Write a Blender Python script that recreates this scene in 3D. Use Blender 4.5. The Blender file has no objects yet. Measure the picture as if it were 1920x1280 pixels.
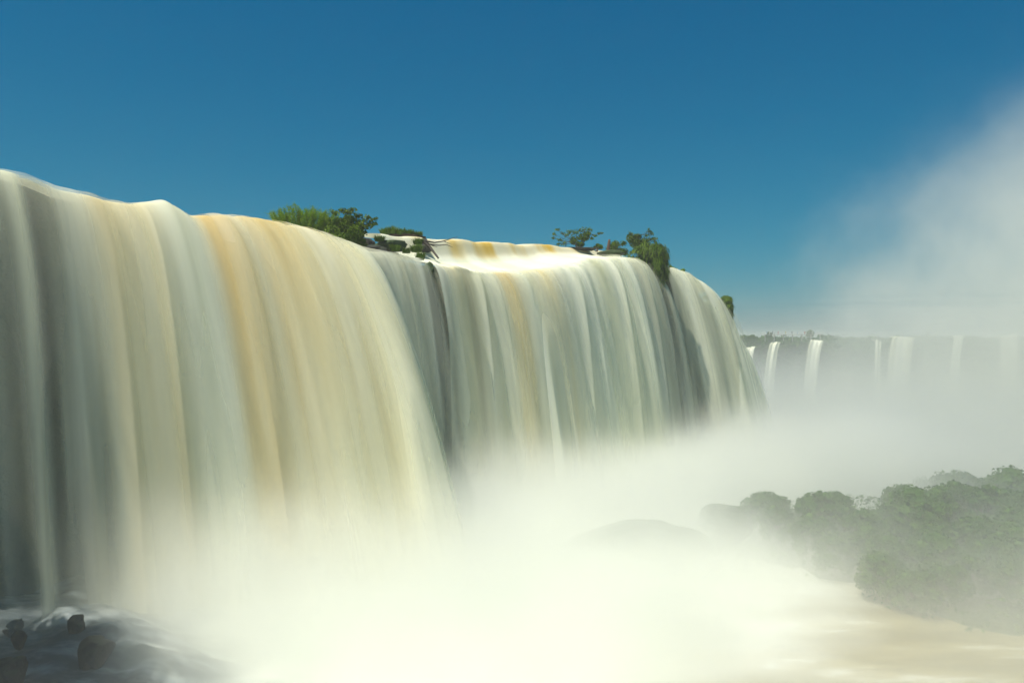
import bpy, bmesh, math, random
import numpy as np
from mathutils import Vector, Matrix, Quaternion

random.seed(7)
RNG = np.random.default_rng(7)
SC = bpy.context.scene
COL = SC.collection
F = 1500.0          # focal length in photograph pixels
CAMZ = 16.0         # camera height above the plunge basin (m)
HOR = 630.0         # horizon row of the photograph


def at(px, py, d):
    """point of the place seen at photograph pixel (px, py), d metres in front of the camera"""
    return Vector(((px - 960.0) / F * d, d, CAMZ + (HOR - py) / F * d))


# ------------------------------------------------------------------ camera, sky, sun, exposure
cam_d = bpy.data.cameras.new("camera")
cam = bpy.data.objects.new("camera", cam_d)
COL.objects.link(cam)
cam_d.sensor_width = 36.0
cam_d.lens = 36.0 * F / 1920.0
cam_d.clip_start = 0.3
cam_d.clip_end = 12000.0
cam.location = (0, 0, CAMZ)
cam.rotation_euler = (math.radians(90.0 - 0.38), 0, 0)
SC.camera = cam

SUN_EL = math.radians(66.0)
SUN_AZ = Vector((-0.86, -0.51)).normalized()        # horizontal direction towards the sun
SUN_DIR = Vector((SUN_AZ.x * math.cos(SUN_EL), SUN_AZ.y * math.cos(SUN_EL), math.sin(SUN_EL)))

world = bpy.data.worlds.new("World")
SC.world = world
world.use_nodes = True
wn, wl = world.node_tree.nodes, world.node_tree.links
bg = wn["Background"]
sky = wn.new("ShaderNodeTexSky")
sky.sky_type = 'NISHITA'
sky.sun_disc = False
sky.sun_elevation = SUN_EL
sky.sun_rotation = math.atan2(SUN_AZ.x, SUN_AZ.y)
sky.altitude = 200.0
sky.air_density = 1.0
sky.dust_density = 0.3
sky.ozone_density = 3.0
# a polarising filter on the lens deepens the blue: one response curve per channel, the same for every direction
SKY_STRENGTH = 0.09
sep = wn.new("ShaderNodeSeparateColor")
com = wn.new("ShaderNodeCombineColor")
wl.new(sky.outputs[0], sep.inputs[0])


def wmath(op, a, b):
    nd = wn.new("ShaderNodeMath")
    nd.operation = op
    for i, q in enumerate((a, b)):
        if hasattr(q, "is_output"): wl.new(q, nd.inputs[i])
        else: nd.inputs[i].default_value = q
    return nd.outputs[0]


for i, (pre_, gam_, mul_, cap_) in enumerate(((0.62, 2.5, 2.0, 0.75), (1.0, 0.87, 0.415, 0.68), (0.86, 0.62, 0.485, 1.05))):
    v_ = wmath('MULTIPLY', sep.outputs[i], pre_ * SKY_STRENGTH)
    v_ = wmath('MINIMUM', wmath('MULTIPLY', wmath('POWER', v_, gam_), mul_), wmath('MULTIPLY', v_, cap_))
    wl.new(wmath('DIVIDE', v_, SKY_STRENGTH), com.inputs[i])
wl.new(com.outputs[0], bg.inputs[0])
bg.inputs[1].default_value = SKY_STRENGTH

sun_d = bpy.data.lights.new("sun", 'SUN')
sun_d.energy = 5.0
sun_d.angle = math.radians(0.5)
sun_d.color = (1.0, 0.95, 0.84)
sun = bpy.data.objects.new("sun", sun_d)
COL.objects.link(sun)
sun.location = (-60, 60, 120)
sun.rotation_euler = SUN_DIR.to_track_quat('Z', 'Y').to_euler()

vs = SC.view_settings
vs.view_transform = 'Standard'
vs.look = 'None'
vs.exposure = 0.28
vs.gamma = 1.0
vs.use_curve_mapping = False
cy = SC.cycles
cy.use_denoising = True
cy.use_adaptive_sampling = True
cy.adaptive_threshold = 0.03
cy.max_bounces = 10
cy.diffuse_bounces = 4
cy.glossy_bounces = 2
cy.transmission_bounces = 3
cy.volume_bounces = 6
cy.transparent_max_bounces = 24
cy.volume_step_rate = 1.0
cy.volume_max_steps = 256
cy.sample_clamp_indirect = 6.0


# ------------------------------------------------------------------ helpers
def hash2(ix, iy, seed=0):
    h = (ix.astype(np.int64) * 374761393 + iy.astype(np.int64) * 668265263 + seed * 1442695041) & 0xFFFFFFFF
    h = ((h ^ (h >> 13)) * 1274126177) & 0xFFFFFFFF
    h = h ^ (h >> 16)
    return (h & 0xFFFFFF) / float(0xFFFFFF) * 2.0 - 1.0


def vnoise(x, y, seed=0):
    x, y = np.broadcast_arrays(np.asarray(x, float), np.asarray(y, float))
    ix, iy = np.floor(x), np.floor(y)
    fx, fy = x - ix, y - iy
    fx = fx * fx * fx * (fx * (fx * 6 - 15) + 10)
    fy = fy * fy * fy * (fy * (fy * 6 - 15) + 10)
    a = hash2(ix, iy, seed); b = hash2(ix + 1, iy, seed)
    c = hash2(ix, iy + 1, seed); d = hash2(ix + 1, iy + 1, seed)
    return (a * (1 - fx) + b * fx) * (1 - fy) + (c * (1 - fx) + d * fx) * fy


def fbm(x, y, oct=4, seed=0):
    s, a = 0, 1.0
    for k in range(oct):
        s = s + a * vnoise(np.asarray(x) * 2 ** k, np.asarray(y) * 2 ** k, seed + 17 * k)
        a *= 0.5
    return s


def sstep(a, b, x):
    t = np.clip((np.asarray(x, float) - a) / (b - a), 0, 1)
    return t * t * (3 - 2 * t)


def link(name, me, mat=None, parent=None):
    o = bpy.data.objects.new(name, me)
    COL.objects.link(o)
    if mat is not None and me is not None and len(me.materials) == 0:
        me.materials.append(mat)
    if parent is not None:
        o.parent = parent
    return o


def tag(o, label=None, cat=None, group=None, kind=None):
    if label: o["label"] = label
    if cat: o["category"] = cat
    if group: o["group"] = group
    if kind: o["kind"] = kind
    return o


def empty(name, loc, label=None, cat=None, group=None, rz=0.0, scale=1.0):
    o = bpy.data.objects.new(name, None)
    COL.objects.link(o)
    o.location = loc
    o.rotation_euler = (0, 0, rz)
    o.scale = (scale, scale, scale) if not hasattr(scale, "__len__") else scale
    o.empty_display_size = 0.5
    return tag(o, label, cat, group)


def copy_tree(root, loc, rz, scale, label=None, group=None):
    r = root.copy()
    COL.objects.link(r)
    r.location = loc
    r.rotation_euler = (0, 0, rz)
    r.scale = scale
    if label: r["label"] = label
    if group: r["group"] = group
    for ch in root.children:
        c = ch.copy()
        COL.objects.link(c)
        c.parent = r
    return r


def mesh_np(name, verts, faces, attrs=None, uv=None, smooth=True):
    """faces: (n,4) or (n,3) integer array, or a list of such arrays"""
    me = bpy.data.meshes.new(name)
    fl = faces if isinstance(faces, list) else [faces]
    verts = np.asarray(verts, np.float32)
    me.vertices.add(len(verts))
    me.vertices.foreach_set("co", verts.ravel())
    loops = np.concatenate([f.ravel() for f in fl]).astype(np.int32)
    tot = np.concatenate([np.full(len(f), f.shape[1], np.int32) for f in fl])
    start = np.concatenate([[0], np.cumsum(tot)[:-1]]).astype(np.int32)
    me.loops.add(len(loops))
    me.loops.foreach_set("vertex_index", loops)
    me.polygons.add(len(tot))
    me.polygons.foreach_set("loop_start", start)
    me.polygons.foreach_set("loop_total", tot)
    me.polygons.foreach_set("use_smooth", np.full(len(tot), smooth, bool))
    me.update(calc_edges=True)
    me.validate()
    if attrs:
        for k, v in attrs.items():
            a = me.attributes.new(k, 'FLOAT', 'POINT')
            a.data.foreach_set("value", np.asarray(v, np.float32).ravel())
    if uv is not None:
        u = me.uv_layers.new(name="UVMap")
        u.data.foreach_set("uv", np.asarray(uv, np.float32)[loops].ravel())
    return me


def grid_faces(nu, nv):
    i, j = np.meshgrid(np.arange(nu - 1), np.arange(nv - 1), indexing='ij')
    a = i * nv + j
    return np.stack([a, a + nv, a + nv + 1, a + 1], -1).reshape(-1, 4)


class NT:
    """small wrapper for building node trees"""
    def __init__(self, name, clear=True):
        self.m = bpy.data.materials.new(name)
        self.m.use_nodes = True
        self.t = self.m.node_tree
        self.t.nodes.clear()
        self.out = self.t.nodes.new("ShaderNodeOutputMaterial")

    def n(self, typ, ins=None, **props):
        nd = self.t.nodes.new("ShaderNode" + typ)
        for k, v in props.items():
            setattr(nd, k, v)
        for k, v in (ins or {}).items():
            self.set(nd.inputs[k], v)
        return nd

    def set(self, sock, v):
        if hasattr(v, "is_output"):
            self.t.links.new(v, sock)
        elif hasattr(v, "outputs"):
            self.t.links.new(v.outputs[0], sock)
        else:
            if isinstance(v, tuple) and len(v) == 3 and sock.type == 'RGBA':
                v = (*v, 1)
            sock.default_value = v

    def math(self, op, a, b=None, c=None, clamp=False):
        nd = self.n("Math", operation=op, use_clamp=clamp)
        self.set(nd.inputs[0], a)
        if b is not None: self.set(nd.inputs[1], b)
        if c is not None: self.set(nd.inputs[2], c)
        return nd.outputs[0]

    def mix(self, f, a, b, blend='MIX'):
        nd = self.n("Mix", data_type='RGBA', blend_type=blend)
        self.set(nd.inputs[0], f); self.set(nd.inputs[6], a); self.set(nd.inputs[7], b)
        return nd.outputs[2]

    def ramp(self, v, a, b, lo=0.0, hi=1.0, smooth=True):
        nd = self.n("MapRange", interpolation_type='SMOOTHSTEP' if smooth else 'LINEAR')
        self.set(nd.inputs[0], v)
        for i, q in zip((1, 2, 3, 4), (a, b, lo, hi)):
            nd.inputs[i].default_value = q
        return nd.outputs[0]

    def attr(self, name):
        return self.n("Attribute", attribute_name=name).outputs["Fac"]

    def noise(self, vec, scale, detail=3.0, rough=0.5, dim='3D'):
        nd = self.n("TexNoise", noise_dimensions=dim)
        if vec is not None: self.set(nd.inputs["Vector"], vec)
        nd.inputs["Scale"].default_value = scale
        nd.inputs["Detail"].default_value = detail
        nd.inputs["Roughness"].default_value = rough
        return nd.outputs[0]

    def mapping(self, vec, scale=(1, 1, 1), loc=(0, 0, 0), rot=(0, 0, 0)):
        nd = self.n("Mapping")
        self.set(nd.inputs["Vector"], vec)
        nd.inputs["Scale"].default_value = scale
        nd.inputs["Location"].default_value = loc
        nd.inputs["Rotation"].default_value = rot
        return nd.outputs[0]

    def surf(self, sh):
        self.t.links.new(sh if hasattr(sh, "is_output") else sh.outputs[0], self.out.inputs[0]); return self.m

    def vol(self, sh):
        self.t.links.new(sh.outputs[0], self.out.inputs[1]); return self.m


# ------------------------------------------------------------------ materials
def mat_water(name, alpha_mul=1.0, veil=False):
    m = NT(name)
    uv = m.n("UVMap").outputs[0]
    fine = m.noise(m.mapping(uv, (1.2, 0.03, 1)), 1.0, 2.5, 0.5)
    wide = m.noise(m.mapping(uv, (0.36, 0.022, 1), (7.3, 1.1, 0)), 1.0, 2.0, 0.5)
    streak = m.math('ADD', m.math('MULTIPLY', fine, 0.18), m.math('MULTIPLY', wide, 0.82))
    amber = m.math('MULTIPLY', m.attr("amber"), m.ramp(streak, 0.30, 0.62, 1.25, 0.35), clamp=True)
    white = m.mix(m.ramp(wide, 0.35, 0.7), (0.85, 0.86, 0.62), (0.89, 0.91, 0.75))
    col = m.mix(amber, white, (0.76, 0.49, 0.07))
    cover = m.attr("cover")
    a = m.math('MULTIPLY_ADD', m.math('SUBTRACT', streak, 0.5), 2.2, cover)
    a = m.ramp(a, -0.2, 1.05)
    dif = m.n("BsdfDiffuse", {"Color": col})
    tra = m.n("BsdfTranslucent", {"Color": col})
    mx = m.n("MixShader", {0: 0.22, 1: dif.outputs[0], 2: tra.outputs[0]})
    glo = m.n("BsdfGlossy", {"Color": (1, 1, 1), "Roughness": 0.45})
    mx = m.n("MixShader", {0: 0.03, 1: mx.outputs[0], 2: glo.outputs[0]})
    if veil:
        a = m.math('MULTIPLY', m.ramp(streak, 0.32, 0.72), m.math('MULTIPLY', m.attr("veil"), alpha_mul))
    tr = m.n("BsdfTransparent")
    out = m.n("MixShader", {0: a, 1: tr.outputs[0], 2: mx.outputs[0]})
    return m.surf(out)


def mat_rock(name, base=(0.045, 0.04, 0.034), moss=0.35, mosscol=(0.035, 0.06, 0.015), rough=0.55):
    m = NT(name)
    pos = m.n("NewGeometry")
    p = m.n("TexCoord").outputs["Object"]
    n1 = m.noise(p, 0.8, 6, 0.6)
    n2 = m.noise(p, 3.5, 5, 0.65)
    up = m.n("SeparateXYZ", {0: pos.outputs["Normal"]}).outputs[2]
    c = m.mix(n2, tuple(b * 0.55 for b in base), tuple(b * 1.5 for b in base))
    mm = m.math('ADD', m.math('MULTIPLY', up, 0.35), n1)
    c = m.mix(m.ramp(mm, 0.75 - moss, 0.98 - moss), c, mosscol)
    bump = m.n("Bump", {"Strength": 0.7, "Distance": 0.25, "Height": n2})
    b = m.n("BsdfPrincipled", {"Base Color": c, "Roughness": rough, "Normal": bump.outputs[0]})
    return m.surf(b)


def mat_leaf(name, c1, c2, c3=None, trans=0.35):
    m = NT(name)
    g = m.n("NewGeometry")
    rnd = g.outputs["Random Per Island"]
    col = m.mix(rnd, c1, c2)
    if c3:
        n = m.noise(m.n("TexCoord").outputs["Object"], 0.9, 3)
        col = m.mix(m.ramp(n, 0.45, 0.62), col, c3)
    oi = m.n("ObjectInfo").outputs["Random"]
    col = m.mix(0.08, col, m.mix(oi, (0.05, 0.075, 0.02), (0.09, 0.10, 0.03)))
    d = m.n("BsdfPrincipled", {"Base Color": col, "Roughness": 0.5})
    d.inputs["Specular IOR Level"].default_value = 0.12
    t = m.n("BsdfTranslucent", {"Color": col})
    return m.surf(m.n("MixShader", {0: trans, 1: d.outputs[0], 2: t.outputs[0]}))


def mat_plain(name, col, rough=0.7, var=0.3):
    m = NT(name)
    n = m.noise(m.n("TexCoord").outputs["Object"], 4.0, 5)
    c = m.mix(n, tuple(x * (1 - var) for x in col), tuple(min(1, x * (1 + var)) for x in col))
    return m.surf(m.n("BsdfPrincipled", {"Base Color": c, "Roughness": rough}))


M_CURTAIN = mat_water("silty_white_water")
M_VEIL = mat_water("spray_veil_water", 0.55, veil=True)
M_RUN = mat_water("thin_rill_water", 0.3, veil=True)
M_CLIFF = mat_rock("wet_basalt", (0.026, 0.031, 0.027), 0.42, (0.018, 0.034, 0.016), 0.5)
M_ROCK = mat_rock("dark_boulder", (0.02, 0.018, 0.016), 0.06, (0.022, 0.032, 0.012), 0.7)
M_MOSS = mat_rock("mossy_rock", (0.05, 0.045, 0.03), 0.55, (0.035, 0.065, 0.014), 0.8)
M_FOREST = mat_leaf("forest_leaf", (0.028, 0.085, 0.012), (0.11, 0.23, 0.026), (0.045, 0.12, 0.015))
M_BUSH = mat_leaf("shrub_leaf", (0.025, 0.065, 0.004), (0.17, 0.27, 0.010), (0.06, 0.12, 0.005), 0.28)
M_PALE = mat_leaf("pale_shrub_leaf", (0.12, 0.24, 0.006), (0.27, 0.42, 0.015), (0.18, 0.30, 0.008), 0.4)
M_GRASS = mat_leaf("grass_blade", (0.03, 0.075, 0.004), (0.19, 0.30, 0.012), (0.08, 0.16, 0.006), 0.3)
M_BARK = mat_plain("bark", (0.10, 0.075, 0.05), 0.85)
M_DEADWOOD = mat_plain("dead_wood", (0.055, 0.042, 0.032), 0.8)
M_STUMP = mat_plain("stump_wood", (0.10, 0.055, 0.03), 0.85)
M_SOIL = mat_plain("root_soil", (0.05, 0.03, 0.019), 0.95)

# ------------------------------------------------------------------ the line of the falls
LX, LY = 0.6518, 0.7584          # direction along the lip (to the right and away)
NX, NY = 0.7584, -0.6518         # direction the water pours (right and towards the camera)
AX, AY = -28.0, 43.5


def lip_depth(px):
    tx = (np.asarray(px, float) - 960.0) / F
    return 65.4 / (0.8595 - tx)


def rs(x, y):
    """distance in front of the falls line, and along it"""
    dx, dy = np.asarray(x) - AX, np.asarray(y) - AY
    return dx * NX + dy * NY, dx * LX + dy * LY


def zterr(x, y):
    x = np.asarray(x, float); y = np.asarray(y, float)
    r, s = rs(x, y)
    # basin, sinking into the gorge away to the right
    fall = sstep(12, 40, x) * np.maximum(0, y - 66) * 0.165
    gorge = -1.2 - np.minimum(fall, 31.0)
    gorge = gorge + fbm(x / 9.0, y / 9.0, 3, 3) * 0.5 * sstep(5, 30, x)
    # wooded islet to the right of the basin
    isl = np.exp(-(((x - 47) / 22) ** 2 + ((y - 74) / 24) ** 2)) * 3.2
    isl = isl + np.exp(-(((x - 33) / 5.5) ** 2 + ((y - 84) / 6) ** 2)) * 3.6
    isl = isl + np.exp(-(((x - 25) / 8.0) ** 2 + ((y - 60) / 8) ** 2)) * 2.6
    isl = isl + np.exp(-(((x - 27.5) / 8) ** 2 + ((y - 47) / 4.0) ** 2)) * 0.7
    isl = isl + np.exp(-(((x - 55) / 11) ** 2 + ((y - 130) / 10) ** 2)) * 6.0
    gorge = gorge + isl
    # plateau behind the falls
    pl = sstep(1.5, 6.5, -r) * sstep(2, 9, 100 - s)
    z = gorge * (1 - pl) + (21.0 - 0.02 * np.clip(y - 100, 0, 350)) * pl
    # far wall of the gorge and the plateau above it
    edge = 428 + 9 * fbm(x / 46.0, 0.3, 4, 9) - 26 * sstep(180, 330, x)
    far = sstep(-9, 7, y - edge)
    talus = sstep(-70, -5, y - edge) * 9.0
    z = (z + talus * (1 - pl)) * (1 - far) + far * (11.5 + 1.0 * fbm(x / 60.0, y / 60.0, 3, 21))
    return z


def coords(stops):
    out = []
    for a, b, n in stops:
        out.append(np.linspace(a, b, n, endpoint=False))
    return np.concatenate(out + [np.array([stops[-1][1]])])


gx = coords([(-4500, -700, 14), (-700, -80, 30), (-80, 140, 110), (140, 420, 70), (420, 900, 24), (900, 4500, 14)])
gy = coords([(-400, 10, 12), (10, 150, 70), (150, 390, 50), (390, 470, 34), (470, 900, 26), (900, 6500, 22)])
GX, GY = np.meshgrid(gx, gy, indexing='ij')
GZ = zterr(GX, GY)

m = NT("terrain_ground")
p = m.n("NewGeometry")
n1 = m.noise(p.outputs["Position"], 0.12, 6, 0.6)
n2 = m.noise(p.outputs["Position"], 0.9, 5, 0.65)
upz = m.n("SeparateXYZ", {0: p.outputs["Normal"]}).outputs[2]
gcol = m.mix(n1, (0.035, 0.06, 0.02), (0.07, 0.10, 0.035))
rcol = m.mix(n2, (0.05, 0.05, 0.035), (0.10, 0.085, 0.06))
c = m.mix(m.ramp(m.math('ADD', upz, m.math('MULTIPLY', n1, 0.5)), 0.6, 1.05), rcol, gcol)
bmp = m.n("Bump", {"Strength": 0.8, "Distance": 0.5, "Height": n2})
M_TERR = m.surf(m.n("BsdfPrincipled", {"Base Color": c, "Roughness": 0.9, "Normal": bmp.outputs[0]}))
ter = link("terrain", mesh_np("terrain", np.stack([GX, GY, GZ], -1).reshape(-1, 3), grid_faces(len(gx), len(gy))), M_TERR)
tag(ter, "green gorge floor and plateau below the falls", kind="structure")


# ------------------------------------------------------------------ cliff, curtains of water
def gsm(a, w):
    """gaussian smoothing of a column table"""
    if w < 1: return a
    k = np.exp(-np.linspace(-2, 2, 2 * int(w) + 1) ** 2)
    k /= k.sum()
    ap = np.pad(a, (int(w), int(w)), mode='edge')
    return np.convolve(ap, k, mode='valid')


def tab(px, pts, sm=0):
    q = np.array(pts, float)
    return gsm(np.interp(px, q[:, 0], q[:, 1]), sm)


def curtain(root, px, lip_y, out, amber, cover, seed, depth_off=0.0, zb=-1.5, pre=None, rot=None, fold=1.0, pw=1.0,
            nt=84, pre_top=None, amber_pre=None, thin=0.0, edge_l=0.0, edge_r=0.0):
    """silky sheet of falling water; px = photograph column of the lip, every table is per column"""
    d = lip_depth(px) + depth_off
    X = (px - 960) / F * d
    Y = d.copy()
    Z = CAMZ + (HOR - lip_y) / F * d
    arc = np.concatenate([[0], np.cumsum(np.hypot(np.diff(X), np.diff(Y)))])
    nx = np.full(len(px), NX); ny = np.full(len(px), NY)
    if rot is not None:
        ca, sa = np.cos(rot), np.sin(rot)
        nx, ny = NX * ca - NY * sa, NX * sa + NY * ca
    if pre is None:
        pre = [(-9.0, 0.25), (-5.0, 0.10), (-2.2, 0.02)]
    ps = np.array([q[0] for q in pre]); pz = np.array([q[1] for q in pre])
    npre = max(12, int(len(pre) * 10))
    sp = np.linspace(ps[0], 0, npre, endpoint=False)
    zp = gsm(np.interp(sp, np.append(ps, 0), np.append(pz, 0)), 2 if len(pre) > 3 else 1)
    tt = np.linspace(0, 1, nt) ** 0.85
    U = arc[:, None]
    psc = np.ones(len(px))
    if pre_top is not None:                      # level of the upstream step, column by column
        bx, by = X - nx * 6.5, Y - ny * 6.5
        want = CAMZ + (HOR - np.interp(960 + bx / by * F, [q[0] for q in pre_top], [q[1] for q in pre_top])) / F * by
        psc = gsm(np.maximum(0.15, (want - Z) / pz.max()), 8)

    def sheet(offs, lift, fseed):
        ns = npre + nt
        P = np.zeros((len(px), ns, 3)); T = np.zeros((len(px), ns)); V = np.zeros((len(px), ns))
        # upstream part
        T[:, :npre] = np.linspace(-0.3, 0, npre, endpoint=False)
        T[:, npre:] = tt
        S = np.zeros((len(px), ns)); ZZ = np.zeros((len(px), ns))
        S[:, :npre] = sp; ZZ[:, :npre] = zp * psc[:, None]
        S[:, npre:] = out[:, None] * tt ** pw
        ZZ[:, npre:] = -(Z[:, None] - zb) * tt ** 2
        g = np.clip(T, 0, 1)
        sh = U + 0.8 * g * vnoise(U / 7.0, g * 0.8, fseed + 5)
        big = vnoise(sh / 6.0, g * 0.5 + 0.3, fseed)
        mid = vnoise(sh / 2.5, g * 0.6 + 2.1, fseed + 1)
        sml = vnoise(sh / 1.0, g * 0.7 + 4.7, fseed + 2)
        fine = vnoise(sh / 0.32, g * 0.8 + 9.7, fseed + 3)
        amp = fold * (0.10 + 0.95 * np.sqrt(g)) * sstep(-0.12, 0.15, T)
        D = amp * (1.3 * big + 0.36 * (1 - 2.2 * np.abs(mid)) + 0.05 * sml) + offs * (0.15 + g)
        lipn = (0.12 * vnoise(sh / 2.2, T * 2, fseed + 8) + 0.06 * vnoise(sh / 0.7, T * 3, fseed + 9)) * (1 - g) * fold
        P[..., 0] = X[:, None] + nx[:, None] * (S + D)
        P[..., 1] = Y[:, None] + ny[:, None] * (S + D)
        P[..., 2] = Z[:, None] + ZZ + lift * (1 - 0.7 * g) + lipn
        dl = np.sqrt((np.diff(P, axis=1) ** 2).sum(-1))
        V[:, 1:] = np.cumsum(dl, axis=1)
        return P, T, V, U + 0 * T

    P, T, V, UU = sheet(0, 0, seed)
    g = np.clip(T, 0, 1)
    am = amber[:, None] * (1 - 0.62 * g)
    if amber_pre is not None:
        am = np.where(T < 0, amber_pre[:, None] * sstep(-0.25, -0.19, T) * (1 - sstep(-0.165, -0.13, T)), am)
    cv = cover[:, None] - np.broadcast_to(thin, len(px))[:, None] * g
    ef = np.ones(len(px))
    if edge_l > 0: ef = ef * sstep(0, edge_l, arc)
    if edge_r > 0: ef = ef * sstep(0, edge_r, arc[-1] - arc)
    cv = cv - (1 - ef[:, None]) * 1.2
    cv = np.where(T < -0.02, 1.3 + 0 * cv, cv)
    uv = np.stack([UU + seed * 3.7, V], -1).reshape(-1, 2)
    f = grid_faces(P.shape[0], P.shape[1])
    link("curtain", mesh_np("curtain", P.reshape(-1, 3), f, {"amber": am, "cover": cv}, uv), M_CURTAIN, root)
    for k, (o, l) in enumerate(((0.35, 0.03), (0.85, 0.07))):
        P2, T2, V2, _ = sheet(o, l, seed + 100 + 40 * k)
        vl = sstep(-0.10, 0.08, T2) * np.clip(0.3 + 0.7 * cv, 0.12, 1) * ef[:, None]
        uv2 = np.stack([UU * 1.13 + seed * 5.1 + 31 * k, V2], -1).reshape(-1, 2)
        link("spray_veil", mesh_np("spray_veil", P2.reshape(-1, 3), f, {"amber": am * 0.9, "cover": cv, "veil": vl}, uv2), M_VEIL, root)
    return P


# --- first, near curtain
pxA = np.linspace(-700, 792, 640)
lipA = [(-700, 214), (-400, 258), (-150, 292), (0, 319), (60, 336), (110, 358), (190, 374), (250, 383), (285, 379), (305, 377), (330, 390),
        (350, 404), (410, 405), (470, 411), (520, 419), (580, 433), (640, 453), (690, 470), (740, 475), (792, 488)]
outA = [(-700, 6), (-200, 6), (110, 7.2), (345, 9), (450, 10.5), (540, 12.6), (610, 13.6), (645, 12.6), (668, 9.5), (690, 6.0), (720, 5.0), (792, 4.6)]
ambA = [(-700, 0.1), (40, 0.08), (120, 0.2), (150, 0.4), (172, 0.85), (186, 0.8), (200, 0.5), (250, 0.6), (290, 0.18), (312, 0.03), (342, 0.08), (360, 1.0), (395, 0.95),
        (425, 0.6), (452, 0.85), (470, 0.55), (520, 0.38), (560, 0.32), (600, 0.15), (640, 0.15), (700, 0.15), (760, 0.2), (792, 0.1)]
covA = [(-700, 0.5), (-250, 0.45), (-190, 0.1), (-150, 0.4), (-110, 0.0), (-70, 0.5), (-40, 0.45), (-10, 0.5), (10, 0.85), (36, 0.3), (60, 0.6), (80, 0.5),
        (110, 0.6), (150, 0.8), (185, 1.05), (640, 1.15), (680, 0.95), (715, 0.62), (740, 0.75), (765, 0.6), (792, 0.35)]
wfA = empty("waterfall", at(300, 1000, 48), "wide near curtain of cream and amber water left of the bushy islet", "waterfall")
wfA.location = (0, 0, 0)
PA = curtain(wfA, pxA, tab(pxA, lipA, 5), tab(pxA, outA, 9), tab(pxA, ambA, 3) + 0.10 * sstep(100, 160, pxA) * (1 - sstep(600, 680, pxA)), tab(pxA, covA, 3), 11, thin=np.interp(pxA, [-700, 60, 190, 260], [0.55, 0.5, 0.15, 0.1]), edge_r=0.6)

# --- middle curtain with a step upstream
pxB = np.linspace(797, 1236, 330)
lipB = [(797, 494), (850, 500), (880, 506), (930, 512), (1000, 505), (1050, 498), (1100, 486), (1150, 480), (1185, 486), (1210, 500), (1236, 530)]
outB = [(797, 3.6), (870, 4.6), (930, 5.2), (1000, 5.2), (1100, 6.0), (1180, 6.2), (1236, 5.5)]
ambB = [(797, 0.1), (835, 0.45), (860, 0.2), (905, 0.1), (925, 0.75), (938, 0.75), (955, 0.12), (1000, 0.45), (1012, 0.5), (1030, 0.05), (1236, 0.05)]
covB = [(797, 0.6), (808, 0.5), (822, 0.9), (850, 1.0), (868, 0.5), (884, 0.9), (930, 1.4), (960, 1.3), (985, 1.2), (1010, 1.5), (1030, 1.25), (1060, 1.5), (1085, 1.25), (1110, 1.35), (1150, 1.05), (1175, 0.5), (1190, 0.8), (1205, 0.35), (1220, 0.75), (1236, 0.35)]
ampB = [(797, 0.25), (880, 0.35), (930, 0.95), (1150, 0.95), (1180, 0.5), (1236, 0.1)]
wfB = empty("waterfall", (0, 0, 0), "middle curtain of white water with an amber step above it, right of the bushy islet", "waterfall")
PB = curtain(wfB, pxB, tab(pxB, lipB, 6), tab(pxB, outB, 6), tab(pxB, ambB, 3), tab(pxB, covB, 2), 23, pw=0.82, fold=1.25,
             pre=[(-10, 3.1), (-7.2, 3.05), (-5.7, 2.9), (-5.1, 1.6), (-4.2, 0.95), (-2.2, 0.35)], pre_top=[(600, 432), (690, 436), (850, 448), (950, 455), (1050, 461), (1100, 467), (1170, 474)], amber_pre=tab(pxB, ampB, 3), thin=np.interp(pxB, [797, 860, 920], [0.15, 0.2, 0.25]), edge_l=0.35, edge_r=0.6)

# --- right curtain round the corner
pxC = np.linspace(1240, 1324, 115)
lipC = [(1240, 500), (1262, 503), (1285, 511), (1305, 526), (1324, 550), (1338, 572)]
outC = [(1240, 5.2), (1270, 7), (1300, 8.6), (1338, 9.2)]
wfC = empty("waterfall", (0, 0, 0), "grey white curtain between the hanging grass rock and the mossy pillar", "waterfall")
PC = curtain(wfC, pxC, tab(pxC, lipC, 4), tab(pxC, outC, 4), 0.04 + 0 * pxC, tab(pxC, [(1240, 0.4), (1252, 0.85), (1338, 0.9)], 3), 37, fold=0.9, thin=0.35, edge_l=0.5, edge_r=0.7, zb=-3.0)

# --- thin fall behind the pillar
pxD = np.linspace(1343, 1378, 50)
wfD = empty("waterfall", (0, 0, 0), "thin white fall just behind the mossy pillar at the end of the near falls", "waterfall")
PD = curtain(wfD, pxD, tab(pxD, [(1343, 563), (1352, 566), (1360, 600), (1378, 636)], 2), tab(pxD, [(1343, 6), (1378, 7.5)]), 0 * pxD, 0.8 + 0 * pxD, 51,
             depth_off=8.0, fold=0.5, edge_l=0.5, edge_r=1.0, zb=-6.0)

# --- cliff behind the curtains
cl_px = np.concatenate([np.linspace(-1100, -700, 20, endpoint=False), np.linspace(-700, 1395, 420)])
cd = lip_depth(cl_px)
cX, cY = (cl_px - 960) / F * cd, cd
allp = lipA + lipB + lipC + [(1395, 640)]
cZ = CAMZ + (HOR - np.interp(cl_px, [q[0] for q in allp], [q[1] for q in allp])) / F * cd - 0.32
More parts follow.
